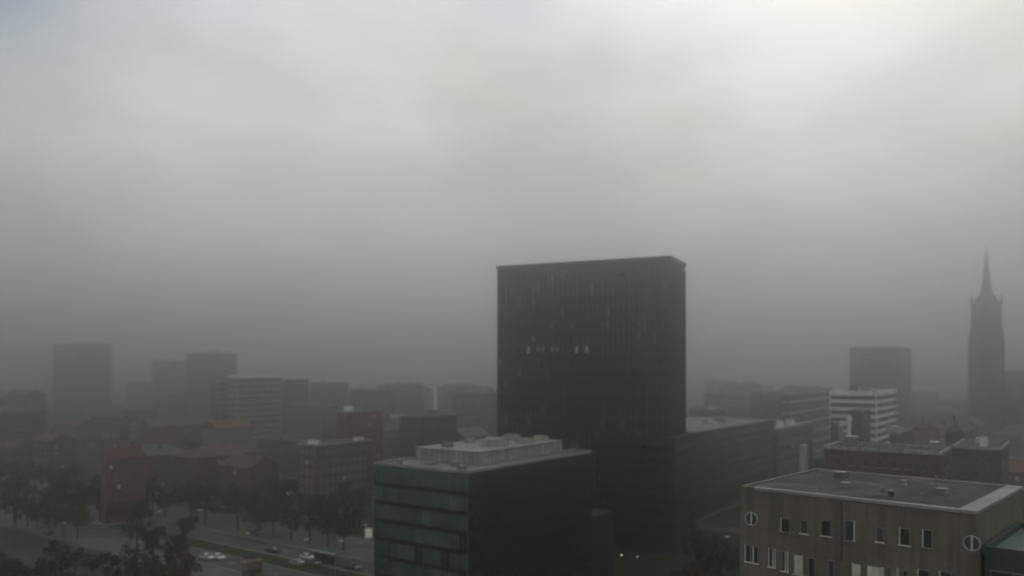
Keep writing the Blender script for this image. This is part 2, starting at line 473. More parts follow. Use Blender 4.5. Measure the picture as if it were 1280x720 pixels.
for (x, y, a, b, h) in ((3, 4, 1.4, 1.4, .8), (4.5, 14, 2.4, 1.2, .6), (2, 20, 1, 1, 1.1), (7, 9, 1.5, 1.5, .7)):
    u = MB(); u.box(0, a, 0, b, 0, h, 'metal_grey'); u.build('roof_unit', ro, (x, y, oh + .121))
m = MB(); m.tube([(30, 6.6, oh + 2.95), (30, 6.6, oh + 5.2)], [.05, .03], 'metal_pale', 6); m.build('aerial', pent)
m = MB(); m.box(ol + .01, ol + 12, .4, ow - .4, 0, 15.5, 'blue_black'); lw = m.build('low_wing', off)
m = MB(); m.box(ol + .3, ol + 11.7, .7, ow - .7, 15.504, 15.6, 'roof_felt'); m.build('wing_roof', lw)
# projecting sign on its left end
sp = op + BX * ow; sg = empty('projecting_sign', (sp.x - .2, sp.y, zt(666, sp.y)), 0)
tag(sg, 'blank pale sign box jutting from the left edge of the green glass office', 'sign')
m = MB(); m.box(-1.55, -.12, -.3, .25, -1.0, 1.0, 'sign_pale')
m.box(-1.62, -.05, -.34, .29, 1.0, 1.06, 'metal_grey'); m.box(-1.62, -.05, -.34, .29, -1.06, -1.0, 'metal_grey'); m.build('sign_box', sg)
m = MB(); m.box(-.12, .5, -.06, .06, .5, .6, 'metal_grey'); m.box(-.12, .5, -.06, .06, -.6, -.5, 'metal_grey'); m.build('bracket', sg)

# ------------------------------------------------------------------ brick building at the right
BY = math.atan2(.736, .677)
ba = Vector((math.cos(BY), math.sin(BY))); bb = Vector((-ba.y, ba.x))
bp = at(1220, 67); bh = 40.0
bw_ = span(bp, bb, 925); bl = 19.0
bld = empty('brick_building', (bp.x, bp.y, 0), BY)
tag(bld, 'dark brick building with round and tall windows under a pale roof edge', 'building')
footprint(bp, ba, bb, bl, bw_)
m = MB(); m.box(0, bl, 0, bw_, 0, bh - .25, 'brick_dark'); m.build('wall', bld)
m = MB(); m.box(.3, bl - .3, .6, bw_ - .3, bh - .246, bh - .12, 'roof_felt'); ro = m.build('roof', bld)
m = MB()
m.box(-.12, .42, -.1, bw_ - 1.6, bh - .245, bh + .03, 'concrete_cap')
m.box(.42, bl, -.1, 1.35, bh - .243, bh + .027, 'concrete_cap')
m.box(.0, bl, bw_ - .4, bw_, bh - .244, bh + .0, 'brick_dark'); m.box(bl - .3, bl, 1.35, bw_ - .4, bh - .242, bh + .02, 'concrete_cap')
m.box(-.02, .42, bw_ - 1.6, bw_ - .4, bh - .247, bh - .01, 'brick_dark')
m.build('parapet', ro)
for (x, y, a, b, h) in ((9, 4.5, .9, .9, .4), (7, 13, .8, .8, .35), (12, 9, .5, .5, .5), (4.5, 8, .4, .4, .4), (14, 16, 1.4, 1.1, .5)):
    u = MB(); u.box(0, a, 0, b, 0, h, rnd.choice(['concrete', 'roof_felt', 'plaster_grey'])); u.box(-.06, a + .06, -.06, b + .06, h + .002, h + .1, 'frame_grey')
    u.build('roof_unit', ro, (x, y, bh - .119))
for (x, y, h) in ((3, 5, .7), (6.5, 9.5, .5), (3.6, 14.5, .8), (10, 17, .6), (15, 7, .9)):
    u = MB(); u.tube([(0, 0, 0), (0, 0, h)], [.07, .07], 'metal_grey', 8); u.tube([(0, 0, h), (0, 0, h + .08)], [.13, .05], 'metal_grey', 8)
    u.build('vent_pipe', ro, (x, y, bh - .119))
u = MB(); u.tube([(.9, 1.9, bh - .05), (.92, bw_ * .5, bh - .07), (.9, bw_ - 1.2, bh - .05)], [.02, .02, .02], 'metal_pale', 5); u.build('lightning_wire', ro)
def fpos(px, py):       # distance along the front and height, for a photo position on the front
    t = span(bp, bb, px); d = (bp + bb * t).y
    return t, zt(py, d)
def hero_window(x0, x1, ytop, ybot, pane='pane', bars='lrb', frame='frame_white', mul=None):
    t1, zt1 = fpos(x0, ytop); t0, _ = fpos(x1, ytop); _, zb = fpos((x0 + x1) / 2, ybot)
    _, zt1 = fpos((x0 + x1) / 2, ytop); w = t1 - t0; h = zt1 - zb
    root_ = MB(); root_.box(-.025, .01, 0, w, 0, h, pane); o = root_.build('window', bld, (-.004, t0, zb))
    m = MB(); f = .085
    m.box(-.06, .01, w - f, w, 0, h, frame if 'l' in bars else 'frame_grey')
    m.box(-.06, .01, 0, f, 0, h, frame if 'r' in bars else 'frame_grey')
    m.box(-.055, .01, f, w - f, h - f, h, 'frame_grey')
    m.box(-.055, .01, f, w - f, 0, .05, 'frame_grey')
    if mul is not None: m.box(-.058, .01, w * (1 - mul) - .05, w * (1 - mul) + .05, .05, h - f, frame)
    m.build('frame', o)
    s = MB(); s.box(-.14, .02, -.08, w + .08, -.09, 0, frame if 'b' in bars else 'frame_grey'); s.build('sill', o)
    return o
for a in ((976, 988, 648, 665, 'pane', 'l'), (1000.5, 1010, 650, 667, 'pane_mid', 'b'), (1026.5, 1039, 650, 670, 'pane', 'b'),
          (1056, 1068.5, 650, 676, 'pane_mid', 'r'), (1095, 1105, 659, 677.5, 'pane_mid', 'b'), (1124, 1138, 660, 681.5, 'pane', 'lb'),
          (1153, 1166, 662, 685, 'pane', 'l')):
    hero_window(*a)
for a in ((931.5, 938.5, 681, 702, 'pane', 'lb'), (941.5, 948, 683, 704, 'pane', 'lb'), (961, 969.5, 685, 709, 'pane', 'lrb'),
          (977, 985.5, 689, 714, 'pane_mid', 'rb'), (992, 1003.5, 693, 718, 'curtain', 'rb')):
    hero_window(*a, mul=(.62 if a[0] > 950 else None))
for a in ((1065.5, 1077, 704, 735, 'curtain', 'l'), (1083, 1105, 707, 737, 'curtain', 'r'), (1107.5, 1113, 709, 738, 'green_glass', ''), (1114, 1123, 709, 738, 'curtain_green', 'r'),
          (1128, 1135, 713, 740, 'pane', ''), (1147, 1162, 712, 741, 'pane', 'l'), (1174, 1190, 714.5, 743, 'pane', 'l')):
    hero_window(*a)
for a in ((1010, 1019, 697, 722, 'pane', 'b'), (1035, 1044, 700, 725, 'pane_mid', '')):
    hero_window(*a)
# the two round windows
def round_window(px, py, broken):
    t, z = fpos(px, py); r = .62 if px < 1000 else .60
    n = 32; m = MB()
    c = [(-.03, r * math.cos(2*math.pi*i/n), r * math.sin(2*math.pi*i/n)) for i in range(n)]
    m.poly(c, [tuple(range(n))], 'pane_mid'); o = m.build('round_window', bld, (-.004, t, z))
    m = MB()
    for i in range(n):
        a0, a1 = 2*math.pi*i/n, 2*math.pi*(i+1)/n
        def P(x, rr, a): return (x, rr * math.cos(a), rr * math.sin(a))
        m.poly([P(-.09, r, a0), P(-.09, r, a1), P(-.09, r + .055, a1), P(-.09, r + .055, a0), P(.0, r, a0), P(.0, r, a1), P(.0, r + .055, a1), P(.0, r + .055, a0)],
               [(0,1,2,3),(1,0,4,5),(3,2,6,7)], 'frame_white')
    m.build('frame', o)
    m = MB(); m.box(-.075, -.035, -.07, .07, -r + .01, r - .01, 'frame_white'); m.build('glazing_bar', o)
    if broken:
        m = MB(); m.box(-.10, -.08, -.25, .1, -r, -r + .1, 'frame_white'); m.build('glazing_bar', o)
round_window(939.5, 648.5, False); round_window(1215, 679, True)
# a line of gutter brickwork and downpipe on the brick front
m = MB(); m.tube([(-.12, bw_ - 10.2, bh - 6), (-.12, bw_ - 10.2, bh - .3)], [.05, .05], 'metal_dark', 8); m.build('downpipe', bld)
# green annex beside it
apn = bp + bb * (-9.5) + ba * 1.5
block('green_annex', apn, 14, 9.2, 36.3, 'green_cladding', roofm='roof_copper', win='ribbon', label='low green clad annex at the right end of the dark brick building',
      yaw=BY, pane='green_glass_dark', cap='green_cladding', st=3.0)

# ------------------------------------------------------------------ mid-distance buildings, right of the tower
def bp_(name, px, d, x0, x1, ytop, wall, label, **kw):
    p, l, w = from_px(px, d, x0, x1, kw.get('yaw'))
    h = zt(ytop, d) - (.62 if kw.get('roof', 'flat') == 'flat' else kw.get('rise', 3.2))
    l = kw.pop('l', l); w = kw.pop('w', w)
    return block(name, p, l, w, h, wall, label=label, **kw)

q = at(866, 268) - AX * 8
block('office_block', q, 92, 38, 30, 'green_cladding', roofm='roof_gravel', win='ribbon', pane='green_glass_dark', units=7,
      label='long dark green office block with a light flat roof, just right of the dark tower', cap='concrete')
bp_('apartment_block', 972, 238, 966, 1016, 536, 'plaster_grey', 'pale grey narrow block standing at the end of the long green office', units=2, pane='pane_mid')
bp_('stair_tower', 1003, 225, 999, 1016, 557, 'plaster_pale', 'small pale stair tower before the narrow grey block', win='none', cap='plaster_pale', l=5)
bp_('factory_building', 985, 420, 977, 1047, 493, 'brick_brown', 'brown flat roofed hall with a white roof strip, left of the banded white office', win='ribbon', pane='white_panel', st=6, wh=.8, units=3)
bp_('banded_office', 1096, 320, 1047, 1120, 489, 'white_panel', 'white office building with dark horizontal window bands, before the hazy slab', win='ribbon', st=3.0, wh=1.35, cap='white_panel', pane='green_glass_dark', units=2, w=18)
bp_('slab_tower', 1118, 600, 1062, 1139, 433, 'plaster_green', 'hazy grey green slab tower behind the white banded office', win='ribbon', pane='pane_mid', wh=1.4)
bp_('gabled_house', 1046, 262, 1038, 1056, 529, 'plaster_brown', 'narrow house with a white gable end below the banded office', win='none', l=9, roof='gable', rise=2.5, roofm='roof_tile')
bp_('lift_tower', 1061, 255, 1058.5, 1067, 522, 'white_panel', 'slim white lift tower below the banded office', win='none', cap='white_panel', l=3)
bp_('lift_tower', 1052, 258, 1049, 1056, 527, 'plaster_pale', 'pale shaft against the white gabled house', win='none', cap='white_panel', l=3)
bp_('glass_block', 1078, 275, 1064, 1088, 512, 'green_cladding', 'small green glass block between the slim white tower and the banded office', win='ribbon', pane='green_glass')
bp_('storage_building', 1176, 150, 1030, 1200, 565, 'brick_brown', 'long dark brown building with a pale roof edge, behind the brick roof', win='punched', cap='concrete', units=2, l=13, frame='frame_grey')
bp_('apartment_block', 1122, 230, 1112, 1174, 541, 'plaster_dark', 'dark flat block between the long brown building and the banded office', units=3, l=24)
bp_('chimney_stack', 1181, 215, 1179.5, 1183.5, 527, 'plaster_pale', 'pale square chimney standing left of the church', win='none', cat='chimney', l=1.0)
bp_('apartment_block', 1205, 250, 1180, 1262, 528, 'brick_brown', 'brown brick block below the church', units=3, roof='hip', roofm='roof_slate', l=26)
bp_('apartment_block', 1252, 180, 1190, 1300, 560, 'plaster_dark', 'dark block at the right edge behind the brick roof', units=3, l=22)
bp_('apartment_block', 905, 520, 880, 960, 492, 'plaster_ochre', 'faint ochre block in the fog beyond the green office', units=2, l=40)
bp_('greenhouse', 955, 450, 938, 980, 491, 'plaster_green', 'pale green topped hall in the fog right of the tower', win='ribbon', roofm='roof_copper', pane='green_glass_pale')
bp_('apartment_block', 1025, 520, 1005, 1060, 486, 'plaster_grey', 'grey block fading out left of the hazy slab tower', l=30)
bp_('apartment_block', 885, 400, 862, 905, 512, 'plaster_brown', 'brown block peeping over the light roof of the green office', units=3, l=24)

# church: tower with spire, nave, chancel
cp = at(1233, 600); CY = PHI - .5
ch = empty('church', (cp.x, cp.y, 0), CY); tag(ch, 'church with a tall thin spire fading into the fog', 'church')
FOOT.append((cp - Vector((25, 25)), Vector((1, 0)), Vector((0, 1)), 90, 70))
cs = 7.8; eav = zt(378, 600)
m = MB(); m.box(-cs, cs, -cs, cs, 0, eav - 20, 'brick_brown'); m.box(-cs + .5, cs - .5, -cs + .5, cs - .5, eav - 20, eav, 'brick_brown')
for sx in (-1, 1):
    for sy in (-1, 1): m.box(sx * cs - .7, sx * cs + .7, sy * cs - .7, sy * cs + .7, 0, eav - 26, 'brick_brown')
twr = m.build('tower', ch)
m = MB(); n = 8; tip = zt(306, 600)
rs = [(eav, cs + .2), (eav + 5, cs * .78), (eav + 5, cs * .62), (eav + 12, cs * .42), (tip, .05)]
pts = []; fs = []
for z, r in rs: pts += [(r * math.cos(2*math.pi*(j + .5)/n), r * math.sin(2*math.pi*(j + .5)/n), z) for j in range(n)]
for i in range(len(rs) - 1):
    for j in range(n): fs.append((i*n+j, i*n+(j+1)%n, (i+1)*n+(j+1)%n, (i+1)*n+j))
m.poly(pts, fs, 'roof_slate'); spire = m.build('spire', twr)
m = MB(); m.tube([(0, 0, tip - .5), (0, 0, tip + 3)], [.12, .06], 'metal_grey', 6); m.box(-.8, .8, -.07, .07, tip + 1.6, tip + 1.8, 'metal_grey'); m.build('cross', spire)
for sx in (-1, 1):
    for sy in (-1, 1):
        m = MB(); m.poly([(-.9,-.9,0),(.9,-.9,0),(.9,.9,0),(-.9,.9,0),(0,0,7)], [(0,1,4),(1,2,4),(2,3,4),(3,0,4),(3,2,1,0)], 'roof_slate')
        m.build('pinnacle', twr, (sx * (cs - .9), sy * (cs - .9), eav + .01))
for i in (-1, 1):
    m = MB(); m.box(-cs + .42, -cs + .5, i * 2.2 - .8, i * 2.2 + .8, eav - 15, eav - 4, 'pane'); m.build('belfry_window', twr)
    m = MB(); m.box(i * 2.2 - .8, i * 2.2 + .8, -cs + .42, -cs + .5, eav - 15, eav - 4, 'pane'); m.build('belfry_window', twr)
m = MB(); m.box(cs + .02, 52, -9, 9, 0, 33, 'brick_brown')
m.poly([(cs + .1,-9.6,33),(52.4,-9.6,33),(52.4,9.6,33),(cs + .1,9.6,33),(cs + .1,0,50),(52.4,0,50)], [(0,1,5,4),(3,4,5,2),(0,4,3),(1,2,5),(3,2,1,0)], 'roof_slate')
m.build('nave', ch)
m = MB(); m.box(20, 34, -24, -9.02, 0, 27, 'brick_brown')
m.poly([(19.6,-24.4,27),(34.4,-24.4,27),(34.4,-9,27),(19.6,-9,27),(27,-24.4,42),(27,-9,42)], [(0,4,5,3),(1,2,5,4),(0,1,4),(3,5,2),(3,2,1,0)], 'roof_slate')
m.build('transept', ch)
for i in range(6):
    m = MB(); m.box(-.9, .9, -.06, 0, 0, 12, 'pane'); m.build('tall_window', ch, (10 + i * 7, -9.0, 10))

# ------------------------------------------------------------------ mid-distance buildings, left
bp_('residential_tower', 108, 820, 66, 140, 428, 'plaster_grey', 'hazy grey residential tower far left with a dark side', win='punched', st=3, ww=1.6, pane='pane_mid')
bp_('office_block', 205, 860, 190, 236, 450, 'plaster_grey', 'faint grey block between the far left tower and the pale capped one', l=30, pane='pane_mid')
bp_('pale_capped_block', 262, 700, 234, 296, 439, 'plaster_green', 'grey green block with a pale cap on its roof, left of the mast', win='ribbon', cap='white_panel', pane='green_glass_pale', units=3, wh=1.6)
bp_('school_building', 297, 430, 286, 352, 469, 'plaster_pale', 'brown grey building with a bright white roof edge in the left distance', cap='white_panel', pane='pane_mid', win='ribbon')
bp_('glass_block', 276, 480, 262, 291, 477, 'green_cladding', 'low green glass building before the pale capped block', win='ribbon', pane='green_glass_pale', frame='frame_white')
bp_('glass_block', 360, 540, 352, 386, 474, 'green_cladding', 'greenish glass building right of the white edged one', win='ribbon', pane='green_glass_pale')
bp_('brick_block', 432, 318, 420, 492, 514, 'brick_red', 'red brick block with a flat roof, left of the tall mast', win='punched', l=21, units=2)
bp_('apartment_block', 400, 640, 388, 440, 478, 'plaster_brown', 'brown block on the skyline left of the mast', l=30, units=2)
bp_('apartment_block', 455, 580, 436, 500, 486, 'brick_brown', 'dark brown block just left of the tall mast', l=30, units=3)
bp_('apartment_block', 500, 680, 480, 540, 480, 'brick_brown', 'brown block hidden in haze behind the tall mast', l=30, units=2)
bp_('apartment_block', 585, 460, 566, 640, 491, 'plaster_green', 'grey green roofs tucked against the left side of the dark tower', l=40, units=5)
bp_('apartment_block', 525, 300, 500, 572, 520, 'brick_brown', 'brown block behind the roof of the green glass office', l=22, units=3, roof='flat')
bp_('apartment_block', 395, 275, 372, 462, 556, 'brick_brown', 'brown block with small windows under the red brick one', l=26, units=2, frame='frame_white')
bp_('brick_block', 132, 262, 126, 178, 561, 'brick_red', 'red brick house standing in the dim streets at the left', l=14, roof='hip', roofm='roof_red', rise=4)
bp_('brick_block', 245, 300, 215, 330, 562, 'brick_brown', 'long brick block in the murk below the white edged building', l=30, roof='hip', roofm='roof_tile')
bp_('kiosk', 308, 190, 304, 331, 703, 'plaster_ochre', 'small tan roofed kiosk at the lower edge', win='ribbon', roofm='tan_roof', cap='tan_roof', st=2.4, wh=1.0, l=4.6, cat='kiosk', w=1.6)

# tall mast
mp = at(544, 330); mz = zt(485, 330)
ms = empty('floodlight_mast', (mp.x, mp.y, 0), 0); tag(ms, 'slim pale mast with a short arm behind the glass office roof', 'mast')
m = MB(); m.tube([(0, 0, 0), (0, 0, mz)], [.75, .6], 'white_panel', 10); m.build('pole', ms)
m = MB(); m.box(-2.7, .25, -.12, .12, mz, mz + .5, 'white_panel'); arm = m.build('arm', ms)
m = MB(); m.box(-2.7, -1.7, -.35, .35, mz - .35, mz - .01, 'metal_pale'); m.build('lamp_head', arm)
m = MB(); m.box(-.45, .45, -.45, .45, 0, 1.4, 'metal_grey'); m.build('foot', ms)
m = MB(); ring(m, -.8, .8, -.8, .8, mz - 9, mz - 8.2, .1, 'metal_pale'); m.build('platform', ms)

# ------------------------------------------------------------------ city fabric: street blocks on the same grid
walls = [('brick_brown', 'dark brown brick'), ('plaster_dark', 'dark grey'), ('plaster_grey', 'grey'), ('brick_dark', 'dark brick'), ('plaster_brown', 'brown'), ('brick_red', 'red brick')]
roofs = [('roof_tile', 'brown tiled'), ('roof_slate', 'slate'), ('roof_felt', 'flat'), ('roof_red', 'red tiled')]
def district(px, d):
    if px < 200: s = 'at the far left'
    elif px < 420: s = 'left of the mast'
    elif px < 620: s = 'behind the glass office'
    elif px < 1000: s = 'behind the green office'
    else: s = 'around the church'
    t = 'close to the boulevard' if d < 320 else 'further back' if d < 450 else 'almost lost in the fog'
    return f'{s}, {t}'
nfill = 0
for iu in range(0, 13):
    for iv in range(-16, 10):
        u0 = (26 + 5 if iu == 0 else 23 + iu * 86); v0 = -21 + iv * 86
        u0 = 23 + iu * 86; u1 = u0 + 76; v1 = v0 + 76
        # buildings along the two edges that face the camera
        cells = []
        far = uv((u0 + u1)/2, (v0 + v1)/2).y > 430
        n = 2 if far else 4
        sw = 76 / n
        for i in range(n):
            cells.append((u0 + 4, v0 + i * sw + .4, 12.5, sw - .8))             # along BX, front
            if i > 0 or far: cells.append((u0 + 4 + i * sw, v0 + .4, sw - .8, 12))  # along AX, side
        if not far: cells.append((u0 + 38, v0 + 34, 13, 24))
        for (cu, cv, l, w) in cells:
            if iu == 0 and cu < 30: cu += 6
            c = uv(cu + l/2, cv + w/2)
            if c.y < 225 or c.y > 1000: continue
            px = 640 + F * c.x / c.y
            if px < -25 or px > 1310: continue
            if 505 < px < 890 and c.y < 330: continue
            if 600 < px < 870: continue
            if c.y < 262 and px > 330: continue
            if in_foot(c, max(l, w) / 2 + 3): continue
            if rnd.random() < (.12 if c.y < 500 else .35): continue
            h = rnd.choice([13, 15, 16, 18, 19]) if c.y < 350 else rnd.choice([15, 18, 20, 24, 28]) if c.y < 520 else rnd.choice([18, 24, 30, 36])
            if px > 850 and c.y < 330: h = min(h, 17)
            wk, wn = rnd.choices(walls, (5, 4, 2, 4, 3, 1.6))[0]
            rk, rn = rnd.choices(roofs, (4, 4, 3, 1.6))[0]
            flat = rk == 'roof_felt'
            near = c.y < 400
            lab = f'{wn} {"flat" if flat else rn} roofed block {district(px, c.y)}'
            block('city_block', uv(cu, cv), l, w, h - (0 if flat else 3), wk, roof='flat' if flat else rnd.choice(['gable', 'hip', 'gable']), roofm=rk,
                  win='punched' if near else ('ribbon' if c.y < 520 and rnd.random() < .5 else 'none'), bay=3.0 if near else 4, label=lab, group=lab + 's', detail=near,
                  ridge='x' if l > w else 'y', rise=3.6, units=rnd.randint(1, 3) if flat else 0, chim=(2 if near else 0),
                  frame=rnd.choice(['frame_grey', 'frame_grey', 'frame_white']), cap=rnd.choice(['concrete', 'plaster_dark', 'metal_grey'] + (['white_panel', 'concrete'] if c.y > 430 else [])))
            nfill += 1
print('filler blocks', nfill)

# ------------------------------------------------------------------ trees
def crown_mesh(name, rx, rz, n, leafk, seed, size=.34):
    r = random.Random(seed); m = MB()
    lobes = [(Vector((r.gauss(0, .5) * rx, r.gauss(0, .5) * rx, r.uniform(-.7, .85) * rz)), r.uniform(.16, .5)) for _ in range(17)]
    for _ in range(n):
        c, s = r.choice(lobes)
        d = Vector((r.gauss(0, 1), r.gauss(0, 1), r.gauss(0, 1))).normalized() * (r.random() ** .45)
        p = c + Vector((d.x * rx * s, d.y * rx * s, d.z * rz * s))
        u = Vector((r.gauss(0, 1), r.gauss(0, 1), r.gauss(0, 1))).normalized(); w = u.cross(Vector((r.gauss(0, 1), r.gauss(0, 1), r.gauss(0, 1)))).normalized()
        a = size * r.uniform(.5, 1.2)
        m.poly([p - u*a, p + w*a*.55, p + u*a, p - w*a*.55], [(0, 1, 2, 3)], leafk if r.random() > .2 else ('leaf_dark' if leafk != 'leaf_dark' else 'leaf_olive'))
    return m.mesh(name)
def trunk_mesh(h, rx, seed):
    r = random.Random(seed); m = MB()
    m.tube([(0, 0, -.2), (.05, .03, h * .35), (.1, -.05, h * .6), (0, .1, h * .86)], [.32, .24, .16, .05], 'bark', 7)
    for i in range(9):
        a = r.uniform(0, 6.28); z = h * r.uniform(.3, .65); e = rx * r.uniform(.5, .95); zz = z + h * r.uniform(.12, .3)
        m.tube([(0, 0, z), (math.cos(a)*e*.5, math.sin(a)*e*.5, z + (zz - z)*.6), (math.cos(a)*e, math.sin(a)*e, zz)], [.12, .07, .02], 'bark', 5)
        for k in range(2):
            b = a + r.uniform(-.8, .8)
            m.tube([(math.cos(a)*e*.5, math.sin(a)*e*.5, z + (zz - z)*.6), (math.cos(a)*e*.5 + math.cos(b)*e*.45, math.sin(a)*e*.5 + math.sin(b)*e*.45, zz + .8)], [.05, .015], 'bark', 4)
    return m.mesh('trunk')
protos = []
for i, (h, rx, leafk, n) in enumerate([(12, 4.0, 'leaf_olive', 2600), (14, 4.6, 'leaf_brown', 2200), (10, 3.4, 'leaf_dark', 2400), (13, 4.2, 'leaf_olive', 1500)]):
    protos.append((trunk_mesh(h, rx, i + 3), crown_mesh('crown', rx, h * .33, n, leafk, i + 11), h, ['olive', 'brown', 'dark green', 'thin olive'][i]))
# felt sheets: seams every metre, and wetter shiny patches
def add_seams(m, wd=1.0, ln=7.5):
    nt = m.node_tree; N = nt.nodes; L = nt.links; b = N['Principled BSDF']
    old = b.inputs['Base Color'].links[0].from_socket
    tc = N.new('ShaderNodeTexCoord'); br = N.new('ShaderNodeTexBrick'); br.inputs['Scale'].default_value = 1
    br.inputs['Color1'].default_value = (1.08, 1.08, 1.08, 1); br.inputs['Color2'].default_value = (.88, .88, .88, 1); br.inputs['Mortar'].default_value = (.55, .55, .55, 1)
    br.inputs['Brick Width'].default_value = ln; br.inputs['Row Height'].default_value = wd; br.inputs['Mortar Size'].default_value = .03
    L.new(tc.outputs['Object'], br.inputs['Vector'])
    mu = N.new('ShaderNodeVectorMath'); mu.operation = 'MULTIPLY'; L.new(old, mu.inputs[0]); L.new(br.outputs['Color'], mu.inputs[1]); L.new(mu.outputs[0], b.inputs['Base Color'])
    n = N.new('ShaderNodeTexNoise'); n.inputs['Scale'].default_value = .28; n.inputs['Detail'].default_value = 4; L.new(tc.outputs['Object'], n.inputs['Vector'])
    mr = N.new('ShaderNodeMapRange'); mr.inputs['From Min'].default_value = .45; mr.inputs['From Max'].default_value = .7; mr.inputs['To Min'].default_value = .9; mr.inputs['To Max'].default_value = .6
    L.new(n.outputs['Fac'], mr.inputs['Value']); L.new(mr.outputs['Result'], b.inputs['Roughness'])
add_seams(M['roof_felt']); add_seams(M['roof_gravel'], 2.4, 9)
ntree = 0
def tree(c, label, group, s=1, k=None):
    global ntree
    px_ = 640 + F * c.x / c.y
    if 236 < px_ < 350 and c.y < 228 or 100 < px_ < 160 and 225 < c.y < 262: return      # open kerbside by the kiosk and the parked cars
    tm, cm, h, nm = protos[rnd.randrange(4) if k is None else k]
    o = empty('street_tree', (c.x, c.y, 0), rnd.uniform(0, 6.28)); o.scale = (s, s, s * rnd.uniform(.9, 1.1))
    tag(o, label.replace('{}', nm), 'tree', group)
    link('trunk', tm, o, (0, 0, 0)); link('crown', cm, o, (0, 0, h * .62)); ntree += 1
for u, g_, txt in ((-8, 'trees on the planted strip', '{} tree on the planted strip between the carriageways'), (11.5, 'trees along the far pavement', '{} tree along the far pavement of the boulevard'),
              (-26, 'trees along the near pavement', '{} tree along the near pavement of the boulevard')):
    v = -6
    while v < 330:
        c = uv(u + rnd.uniform(-.6, .6), v)
        px = 640 + F * c.x / c.y
        gap = 1 if (u == -8 and -20 < v < 45 and rnd.random() < .75) else 0
        if u == -8 and v < 40: gap = 1
        if -20 < px < 448 and c.y > 175 and not gap and rnd.random() < .85:
            tree(c, txt + (' near the kiosk' if v < 50 else ', out to the left' if v < 120 else ', lost in the murk'), None, rnd.uniform(.75, 1.1))
        v += rnd.uniform(7, 10.5)
# park of dark trees behind the boulevard and near bottom-left gardens
for _ in range(46):
    c = uv(rnd.uniform(28, 52), rnd.uniform(-14, 48)); px = 640 + F * c.x / c.y
    if px < 455 and not in_foot(c, 3): tree(c, '{} tree in the dark clump left of the glass office', None, rnd.uniform(.8, 1.25), rnd.choice([0, 2, 2, 3]))
for _ in range(34):
    d = rnd.uniform(150, 188); c = at(rnd.uniform(-10, 300), d)
    tree(c, '{} tree in the gardens along the lower left edge', None, rnd.uniform(.75, 1.0))
for _ in range(60):
    d = rnd.uniform(260, 480); c = at(rnd.uniform(0, 520), d)
    if not in_foot(c, 3.5): tree(c, '{} tree among the houses beyond the boulevard', None, rnd.uniform(.7, 1.1), rnd.choice([0, 1, 2, 3]))
for _ in range(40):
    d = rnd.uniform(215, 420); c = at(rnd.uniform(880, 1290), d)
    if not in_foot(c, 3.5): tree(c, '{} tree among the houses right of the dark tower', None, rnd.uniform(.8, 1.2))
for _ in range(12):
    c = at(rnd.uniform(868, 925), rnd.uniform(150, 240))
    if not in_foot(c, 3.5): tree(c, '{} tree in the gap between the dark tower and the brick building', None, rnd.uniform(.7, .95))
# identical labels share a group
by_l = {}
for o in scene.objects:
    if o.parent is None and o.get('category') == 'tree': by_l.setdefault(o['label'], []).append(o)
for l_, os_ in by_l.items():
    for o in os_: o['group'] = 'every ' + l_

# ------------------------------------------------------------------ cars
def car_protos():
    L_, W_, = 4.4, 1.78
    def body(k):
        m = MB()
        prof = [(-2.2, .35), (-2.2, .78), (-1.9, .92), (-1.05, .98), (-.45, 1.42), (.95, 1.45), (1.65, 1.02), (2.1, .95), (2.2, .7), (2.2, .35)]
        n = len(prof); ys = [(-W_/2, 1), (W_/2, 1)]
        pts = []
        for y in (-1, 1):
            for (x, z) in prof:
                inset = .18 * max(0, (z - .98) / .45)
                pts.append((x, y * (W_/2 - inset), z))
        fs = [tuple(range(n))[::-1], tuple(range(n, 2*n))]
        for i in range(n): fs.append((i, (i+1) % n, n + (i+1) % n, n + i))
        m.poly(pts, fs, k); return m.mesh('body')
    glass = MB()
    glass.poly([(-1.02,-.72,1.0),(-1.02,.72,1.0),(-.5,.62,1.40),(-.5,-.62,1.40)], [(0,3,2,1)], 'car_glass')
    glass.poly([(-1.07,-.74,1.0),(-1.07,.74,1.0),(-.52,.64,1.43),(-.52,-.64,1.43)], [(0,1,2,3),(0,3,2,1)], 'car_glass')
    ws = glass.mesh('windscreen')
    sg_ = MB(); 
    for y in (-1, 1): sg_.poly([(-.85, y*.895, 1.02),(1.45, y*.895, 1.04),(.9, y*.76, 1.38),(-.4, y*.76, 1.36)], [(0,1,2,3)], 'car_glass')
    sw = sg_.mesh('side_window')
    rg_ = MB(); rg_.poly([(1.66,-.7,1.06),(1.66,.7,1.06),(1.02,.6,1.44),(1.02,-.6,1.44)], [(0,1,2,3)], 'car_glass'); rw = rg_.mesh('rear_window')
    wh_ = MB(); wh_.tube([(0, -.1, 0), (0, .1, 0)], [.32, .32], 'tyre', 14); wh_.tube([(0, -.115, 0), (0, .115, 0)], [.17, .17], 'metal_grey', 10); wl_ = wh_.mesh('wheel')
    hl = MB(); hl.box(-.04, .02, -.18, .18, -.07, .07, 'lamp_off'); hl = hl.mesh('headlight')
    tlm = MB(); tlm.box(-.02, .03, -.16, .16, -.09, .09, 'tail_red'); tlm = tlm.mesh('tail_light')
    return body, ws, sw, rw, wl_, hl, tlm
body, ws, sw, rw, wl_, hl, tlm = car_protos()
bodies = {}
